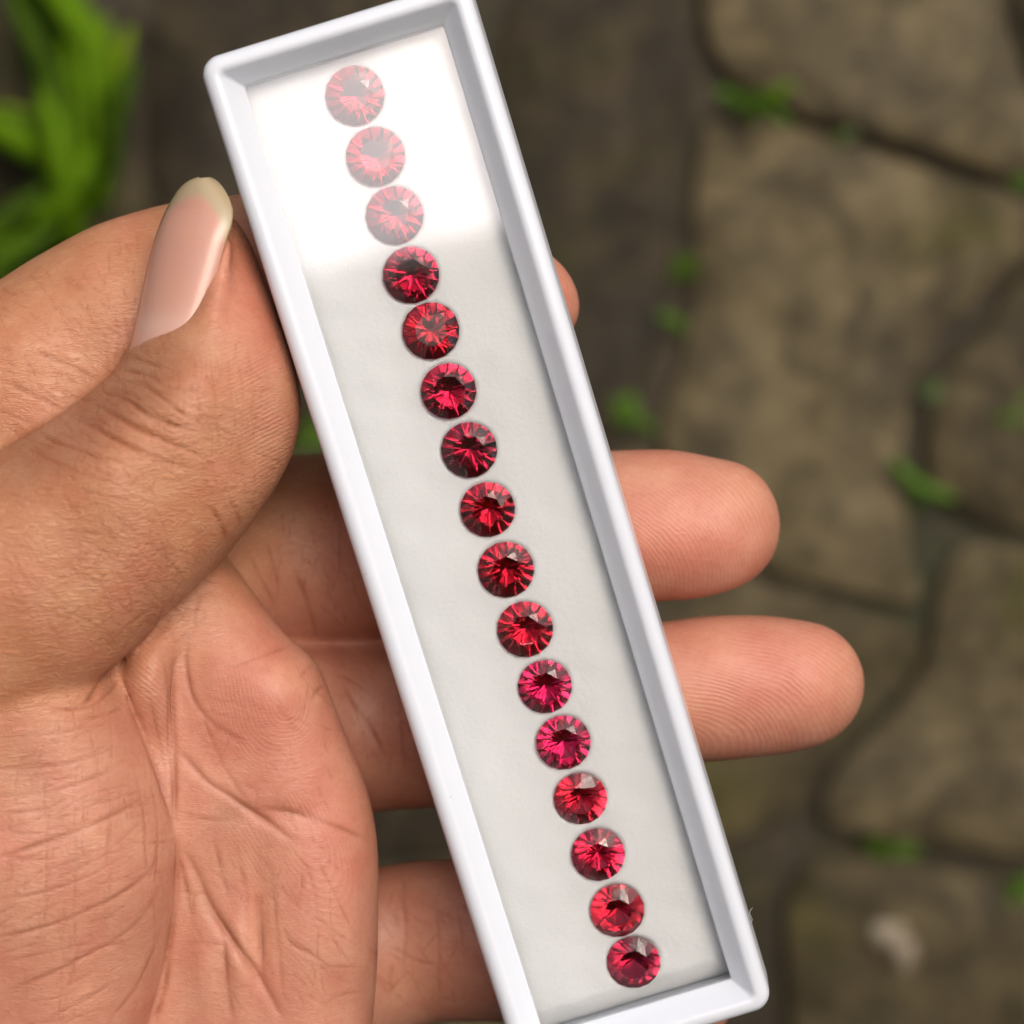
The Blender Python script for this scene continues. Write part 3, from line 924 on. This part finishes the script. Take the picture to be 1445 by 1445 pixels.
# creases: (points px, half width px, depth mm, zmin, zmax)
CR = [
 # thumb knuckle wrinkles
 ([(166,522),(192,526),(218,533),(228,545)],2.6,.30), ([(140,557),(174,560),(215,591),(271,612)],3.0,.42), ([(124,569),(174,594),(218,618),(292,648)],3.0,.42),
 ([(93,585),(134,603),(165,622),(233,652),(270,660)],3.0,.40), ([(50,607),(78,624),(110,634),(150,655)],2.6,.28), ([(193,541),(225,558),(249,581),(268,590)],2.4,.28),
 ([(20,622),(60,645),(110,665),(180,690)],2.2,.18), ([(150,540),(190,558),(240,600)],2.0,.2), ([(180,500),(205,512),(240,520)],2.2,.22),
 ([(292,480),(300,540),(306,600),(316,660)],2.0,.12), ([(270,500),(282,560),(290,620)],1.8,.10), ([(320,520),(330,580),(336,640)],1.8,.08),
 ([(60,680),(150,700),(240,712),(300,740)],2.0,.12), ([(20,740),(120,752),(220,770),(280,800)],2.0,.10),
 ([(289,708),(308,728),(318,748),(324,770)],3.2,.40), ([(321,700),(335,722),(342,745)],2.8,.34), ([(352,706),(360,722)],2.4,.25), ([(270,690),(300,700),(330,690),(352,676)],2.0,.15),
 ([(150,720),(200,760),(250,800),(268,835)],2.0,.15), ([(120,760),(180,800),(230,850)],2.0,.15), ([(180,740),(230,770),(290,790)],1.8,.12), ([(90,800),(150,830),(200,885)],2.0,.16),
 ([(60,850),(120,872),(170,915)],2.2,.16), ([(210,730),(240,790),(225,860)],1.8,.12), ([(160,800),(190,850),(180,905)],1.8,.12),
 # thumb base crevice
 ([(168,934),(152,948),(138,966),(126,988),(104,1000)],4.0,.5), ([(176,948),(150,985),(120,1002),(60,1000)],2.6,.35), ([(180,995),(150,1010),(110,1015)],2.4,.3),
 # index
 ([(34,495),(68,504),(109,520),(140,540)],3.0,.38), ([(0,535),(40,554),(75,570),(95,580)],3.0,.35), ([(84,498),(115,526),(128,551)],2.4,.25), ([(-10,575),(25,590),(50,600)],2.4,.22),
 ([(40,440),(55,455)],2.0,.12), ([(150,420),(170,470),(175,520)],2.0,.12), ([(170,400),(190,440)],1.8,.10), ([(10,600),(30,616)],2,.2),
 # ball of the thumb
 ([(246,1160),(251,1210),(249,1265),(238,1340),(207,1448)],3.6,.8), ([(-20,1085),(52,1083),(104,1078),(171,1052)],3.0,.28), ([(-20,1126),(60,1120),(119,1106),(187,1067)],3.0,.28), ([(-20,1216),(52,1192),(150,1156),(213,1119)],3.4,.42),
 ([(-10,1208),(40,1213),(83,1212)],2.8,.30), ([(-20,1326),(50,1312),(104,1296),(197,1249),(228,1213)],3.2,.36), ([(-20,1410),(50,1382),(104,1358),(171,1322),(208,1285),(232,1240)],3.2,.34),
 ([(-10,1270),(60,1262),(130,1236),(190,1200)],2.2,.2), ([(150,1445),(190,1400),(215,1350),(232,1300)],2.4,.22), ([(60,1440),(120,1412),(170,1380)],2.2,.18), ([(0,1150),(70,1142),(78,1150)],2.2,.2),
 ([(100,1080),(108,1180),(104,1300)],1.8,.10), ([(60,1090),(66,1200),(62,1330)],1.8,.09), ([(190,1085),(206,1160),(208,1240)],2.0,.16), ([(214,1100),(224,1180),(218,1260)],2.0,.16), ([(150,1060),(158,1180),(150,1320)],1.6,.08),
 ([(0,1040),(80,1036),(150,1020)],2.2,.18), ([(-10,1362),(60,1345),(140,1330)],1.8,.12), ([(20,1240),(90,1222),(160,1190)],1.8,.12),
 # palm
 ([(276,876),(263,912),(263,950),(274,992),(301,1022),(354,1058)],3.4,.42), ([(247,1053),(291,1104),(320,1121),(358,1148),(380,1163),(415,1187),(430,1200)],4.4,.60), ([(280,985),(300,1050),(330,1106),(365,1150)],2.6,.26),
 ([(320,946),(350,934),(373,926),(420,908)],2.4,.16), ([(441,938),(430,948),(417,960)],3.0,.26), ([(457,966),(446,974),(434,990)],2.6,.22), ([(285,830),(275,870),(276,890)],3,.3),
 ([(343,1140),(380,1142),(415,1147),(467,1162),(530,1190)],3.2,.36), ([(249,1145),(291,1156),(327,1158)],2.8,.28), ([(254,1195),(280,1234),(296,1280),(322,1317),(363,1374),(402,1445)],6.0,1.1),
 ([(250,1200),(262,1250),(270,1300)],3.2,.4), ([(358,1255),(366,1300),(368,1340),(372,1390)],5.0,.55), ([(394,1285),(405,1332),(441,1345),(488,1389)],3.2,.32), ([(380,1210),(390,1290),(396,1360),(402,1420)],3.0,.25),
 ([(311,1290),(318,1340),(322,1400),(330,1450)],4.0,.40), ([(262,1330),(300,1330),(330,1338)],2.2,.16), ([(255,1260),(300,1268)],2.0,.14), ([(240,1340),(232,1400),(214,1450)],3.5,.5),
 ([(440,1200),(470,1260),(500,1330)],2.0,.14), ([(400,1180),(440,1230),(450,1300)],2.0,.14), ([(300,1090),(318,1060),(330,1020)],1.8,.12), ([(430,1370),(480,1360),(520,1365)],2.0,.14), ([(450,1420),(490,1400),(525,1402)],2.0,.14),
 ([(330,1200),(345,1240),(352,1290)],3.0,.28), ([(300,1170),(310,1220),(322,1270)],2.6,.22),
 # web strip
 ([(168,942),(184,990),(205,1040),(232,1108),(246,1172)],4.0,.9), ([(262,905),(242,950),(246,1040),(248,1110),(248,1180)],3.6,.8), ([(222,905),(236,960),(236,1040),(243,1120)],2.2,.22), ([(205,960),(222,1030),(236,1100)],2.0,.2), ([(190,990),(215,1060),(235,1130)],2.4,.25),
 # fingers in the shade
 ([(377,760),(388,800),(396,838)],2.8,.32), ([(412,795),(438,859),(447,902)],3.0,.36), ([(352,780),(370,820),(392,862)],2.8,.32), ([(470,690),(480,760),(478,830)],2.2,.14),
 ([(487,968),(505,1000),(525,1030),(546,1070)],3.2,.40), ([(470,950),(500,960),(530,985)],2.2,.16), ([(560,960),(566,1040),(575,1100)],2.2,.16),
 ([(560,1240),(575,1300),(570,1380)],2.6,.24), ([(610,1250),(620,1320),(618,1400)],2.6,.24), ([(540,1330),(590,1360),(640,1362)],2.4,.2), ([(590,1270),(640,1300),(670,1310)],2.2,.16),
]
def scatter(n, cx, cy, rx, ry, ang, spread, lmin, lmax, dmin, dmax, bend=0.25):
    for _ in range(n):
        r, t = math.sqrt(RNG.uniform()), RNG.uniform(0, 6.283)
        x, y = cx + rx * r * math.cos(t), cy + ry * r * math.sin(t)
        a, L = R_(RNG.normal(ang, spread)), RNG.uniform(lmin, lmax)
        b = RNG.normal(0, bend)
        pts = [(x + math.cos(a + b * q) * L * q, y + math.sin(a + b * q) * L * q) for q in (-.5, 0, .5)]
        CR.append((pts, RNG.uniform(1.3, 1.9), RNG.uniform(dmin, dmax)))
scatter(90, 170, 610, 150, 75, 28, 14, 18, 60, .08, .22)
scatter(45, 120, 640, 140, 60, 110, 18, 10, 26, .06, .16)
scatter(120, 150, 780, 150, 130, 30, 22, 18, 60, .06, .16)
scatter(70, 190, 830, 110, 90, -45, 20, 14, 44, .06, .18)
scatter(80, 320, 620, 90, 110, 12, 14, 14, 46, .05, .14)
scatter(50, 310, 600, 80, 110, 88, 12, 20, 60, .04, .10)
scatter(90, 90, 480, 120, 90, 40, 18, 14, 44, .06, .16)
scatter(50, 180, 440, 60, 110, 78, 14, 16, 44, .06, .16)
scatter(70, 90, 1230, 130, 230, -20, 10, 30, 90, .06, .18)
scatter(60, 110, 1220, 120, 230, 92, 8, 30, 80, .05, .13)
scatter(50, 390, 1280, 120, 150, 60, 22, 20, 70, .06, .16)
scatter(40, 380, 1060, 100, 120, 40, 30, 20, 60, .05, .13)
scatter(40, 470, 790, 90, 100, 80, 14, 20, 60, .06, .18)
scatter(30, 560, 1030, 70, 90, 70, 20, 20, 60, .06, .18)
scatter(40, 600, 1330, 80, 90, 75, 25, 20, 60, .06, .18)
disp = np.zeros(nv, np.float32); crease = np.zeros(nv, np.float32)
up = nm[:, 2] > 0.02
for ci, (pts, hw, dep) in enumerate(CR):
    if ci < 9: dep, hw = dep * 1.6, hw * 1.1
    p = chaikin(np.array(pts, float), 2, closed=False)
    p = p + np.cumsum(RNG.normal(0, 0.25, p.shape), 0)
    m = 22
    sel = np.nonzero(up & (vpx > p[:, 0].min() - m) & (vpx < p[:, 0].max() + m) & (vpy > p[:, 1].min() - m) & (vpy < p[:, 1].max() + m))[0]
    if not len(sel): continue
    X, Y = vpx[sel], vpy[sel]
    d = np.full(len(sel), 1e9); tt = np.zeros(len(sel))
    seg = np.linalg.norm(np.diff(p, axis=0), axis=1); cum = np.concatenate([[0], np.cumsum(seg)]); tot = cum[-1]
    for i in range(len(p) - 1):
        e = p[i + 1] - p[i]
        t = np.clip(((X - p[i, 0]) * e[0] + (Y - p[i, 1]) * e[1]) / (e @ e + 1e-9), 0, 1)
        dd = np.hypot(X - p[i, 0] - e[0] * t, Y - p[i, 1] - e[1] * t)
        better = dd < d
        tt = np.where(better, (cum[i] + t * seg[i]) / tot, tt); d = np.minimum(d, dd)
    fade = np.clip(np.minimum(tt, 1 - tt) * 4, 0.05, 1) * (0.75 + 0.25 * np.sin(tt * RNG.uniform(8, 16) + RNG.uniform(0, 6)))
    if 0.22 < dep < 0.35: fade = fade * 0.7
    g = np.exp(-(d / (hw * 0.8)) ** 1.25) * fade
    rim = np.exp(-((d - hw * 2.6) / (hw * 1.7)) ** 2) * fade
    big = 0.72 if dep >= 0.5 else 0.50
    disp[sel] += -dep * big * g + dep * 0.08 * rim
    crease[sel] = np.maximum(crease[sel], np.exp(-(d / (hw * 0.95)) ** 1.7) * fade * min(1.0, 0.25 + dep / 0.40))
for bx, by, rx, ry, amp in ((408,975,60,55,0.55), (455,1240,50,70,.6), (366,1300,16,70,-.7), (338,1350,16,60,.6), (290,1380,20,60,.5), (395,1150,60,16,-.4), (330,1060,40,60,.3), (300,960,26,60,.4), (490,1300,24,90,.4)):
    disp += (amp * np.exp(-((vpx - bx) / rx) ** 2 - ((vpy - by) / ry) ** 2) * up * (wz > -16)).astype(np.float32)
# low, soft unevenness
low = np.zeros(nv)
for _ in range(14):
    kx, ky, kz = RNG.normal(0, 1, 3) * 260; ph = RNG.uniform(0, 6.28)
    low += np.sin(co[:, 0] * kx + co[:, 1] * ky + co[:, 2] * kz + ph)
disp += (low * 0.035).astype(np.float32)
co = co + nm * (disp / 1000)[:, None]
me.vertices.foreach_set('co', co.astype(np.float32).ravel())

def blob(x, y, rx, ry, ang=0):
    a = R_(ang); dx, dy = vpx - x, vpy - y
    p = dx * math.cos(a) + dy * math.sin(a); q = -dx * math.sin(a) + dy * math.cos(a)
    return np.exp(-((p / rx) ** 2 + (q / ry) ** 2))
TAN = np.array([0.475, 0.222, 0.102]); PALM = np.array([0.50, 0.222, 0.143]); PINK = np.array([0.575, 0.195, 0.135]); BROWN = np.array([0.22, 0.10, 0.05]); PALE = np.array([0.64, 0.33, 0.20])
colr = np.tile(PALM, (nv, 1))
def paint(wt, c):
    global colr
    wt = np.clip(wt, 0, 1)[:, None]
    colr = colr * (1 - wt) + c * wt
thumbish = 1 / (1 + np.exp(-((980 - vpy) - (vpx - 150) * 0.75) / 28))
thumbish = thumbish * (vpx < 470)
paint(thumbish * 0.95, TAN)
paint(blob(165, 570, 120, 46, -35) * 0.85, BROWN)
paint(blob(60, 640, 90, 50, -25) * 0.55, BROWN)
paint(blob(345, 420, 50, 110, -18) * 0.8, PINK)
paint(blob(380, 560, 50, 120, -10) * 0.5, PALM)
paint(blob(980, 760, 120, 75) * 0.9, PINK); paint(blob(1060, 700, 60, 60) * 0.4, PALE)
paint(blob(1110, 960, 120, 80) * 0.8, PINK); paint(blob(1190, 960, 40, 80) * 0.4, PALE)
paint(blob(380, 1000, 110, 110) * 0.55, PINK); paint(blob(410, 955, 40, 28) * 0.5, PALE)
paint(blob(450, 1180, 60, 120) * 0.5, PINK)
paint(blob(365, 1310, 28, 80) * 0.5, PALE)
paint(blob(80, 1230, 180, 200) * 0.35, PALE)
paint(blob(800, 410, 40, 60) * 0.6, PINK)

for _ in range(110):                          # blotchy blood and melanin under the skin
    bx_, by_ = RNG.uniform(-60, 540), RNG.uniform(260, 1470)
    paint(blob(bx_, by_, RNG.uniform(10, 42), RNG.uniform(10, 42), RNG.uniform(0, 180)) * RNG.uniform(.12, .36), (PINK, PALE, BROWN, PINK)[RNG.integers(4)])
for _ in range(26):
    bx_, by_ = RNG.uniform(840, 1220), RNG.uniform(630, 1070)
    paint(blob(bx_, by_, RNG.uniform(12, 40), RNG.uniform(8, 26), RNG.uniform(-30, 30)) * RNG.uniform(.12, .34), (PINK, PALE, PINK * 0.9)[RNG.integers(3)])
phase = np.zeros(nv); ridge = np.zeros(nv)
def ridges(wt, ph):
    global phase, ridge
    b = wt > ridge
    phase = np.where(b, ph, phase); ridge = np.where(b, wt, ridge)
PER = 5.6
def tip(cx, cy, rx, ry, ang, sx, sy, core, amp=1.0):
    a = R_(ang); dx, dy = vpx - core[0], vpy - core[1]
    p = dx * math.cos(a) + dy * math.sin(a); q = -dx * math.sin(a) + dy * math.cos(a)
    r = np.sqrt((np.where(p > 0, p * sx, p * 0.12)) ** 2 + (q * sy) ** 2)
    r = r + 4 * np.sin(vpx / 37 + vpy / 51) + 2 * np.sin(vpx / 19 - vpy / 27)
    ridges(amp * np.clip(1.5 * blob(cx, cy, rx, ry) - 0.25, 0, 1), r / PER)
tip(990, 742, 150, 130, 20, 0.9, 1, (850, 815), 0.75)
tip(1090, 965, 190, 130, 8, 0.55, 1, (950, 1045), 0.75)
tip(400, 1000, 120, 110, 70, 0.8, 1, (400, 1000), 0.36)
tip(430, 1230, 110, 140, 62, 0.3, 1, (400, 1130), 0.36)
ridges(np.clip(1.4 * blob(375, 590, 70, 150, -15) - 0.3, 0, 1) * 0.9, (vpy * 0.97 + vpx * 0.22 + 18 * np.sin(vpx / 60)) / 6.4)
ridges(np.clip(1.4 * blob(222, 1000, 30, 90, -15) - 0.3, 0, 1), (vpy * 0.75 - vpx * 0.65) / 6.4)
kn = np.clip(thumbish * 1.0 - 0.8 * blob(360, 480, 70, 160, -15), 0, 1)
kn = kn * (1 - 0.6 * blob(90, 440, 170, 130))
kn = np.clip(kn + 0.30 * blob(80, 1230, 170, 260), 0, 1)

def put(name, data, typ):
    at = me.attributes.new(name, typ, 'POINT')
    if typ == 'FLOAT_COLOR':
        at.data.foreach_set('color', np.concatenate([data, np.ones((nv, 1))], 1).astype(np.float32).ravel())
    else:
        at.data.foreach_set('value', data.astype(np.float32))
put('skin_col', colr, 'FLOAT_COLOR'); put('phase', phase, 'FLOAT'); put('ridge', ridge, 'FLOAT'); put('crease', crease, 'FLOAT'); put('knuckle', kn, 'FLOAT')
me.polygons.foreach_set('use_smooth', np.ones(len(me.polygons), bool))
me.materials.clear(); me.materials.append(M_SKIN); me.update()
tag(hand, 'open left hand gripping the white gem box between thumb and fingers', 'hand')

# ------------------------------------------------------------------ thumbnail
def thumbnail():
    n, m = 130, 46
    V, C = nail_grid(n, m)
    V = np.array([[W(*V[i, j]) for j in range(m)] for i in range(n)])
    idx = np.arange(n * m).reshape(n, m)
    F = np.stack([idx[:-1, :-1], idx[:-1, 1:], idx[1:, 1:], idx[1:, :-1]], -1).reshape(-1, 4)[:, ::-1]
    o = mesh_obj('thumbnail', V.reshape(-1, 3) - ORI, F.tolist(), M_NAIL, hand)
    at = o.data.attributes.new('nail_col', 'FLOAT_COLOR', 'POINT')
    at.data.foreach_set('color', np.concatenate([C.reshape(-1, 3), np.ones((n * m, 1))], 1).astype(np.float32).ravel())
    md = o.modifiers.new('thick', 'SOLIDIFY'); md.thickness = 0.0005; md.offset = -1
    o['label'] = 'long natural thumbnail with pale free edge'
    return o
thumbnail()

# fine lint caught on the box's right side
def lint(pts, z, r, label):
    p = chaikin(np.array(pts, float), 3, closed=False)
    V, F = [], []
    for i, q in enumerate(p):
        c = np.array(W(q[0], q[1], z))
        for k in range(4):
            a = k * math.pi / 2
            V.append(c + np.array([r * math.cos(a), r * 0.5 * math.sin(a), r * math.sin(a)]))
    for i in range(len(p) - 1):
        for k in range(4):
            F.append((i * 4 + k, i * 4 + (k + 1) % 4, i * 4 + 4 + (k + 1) % 4, i * 4 + 4 + k))
    k = NT('lint_fibre'); k.set(Base_Color=(0.6, 0.58, 0.55, 1), Roughness=0.8)
    return tag(mesh_obj('lint_fiber', V, F, k.m), label, 'lint')
lint([(1060, 1302), (1062, 1297), (1058, 1291), (1058, 1285), (1062, 1281)], -8, 0.00003, 'tiny pale lint fiber on the lower right side of the box')
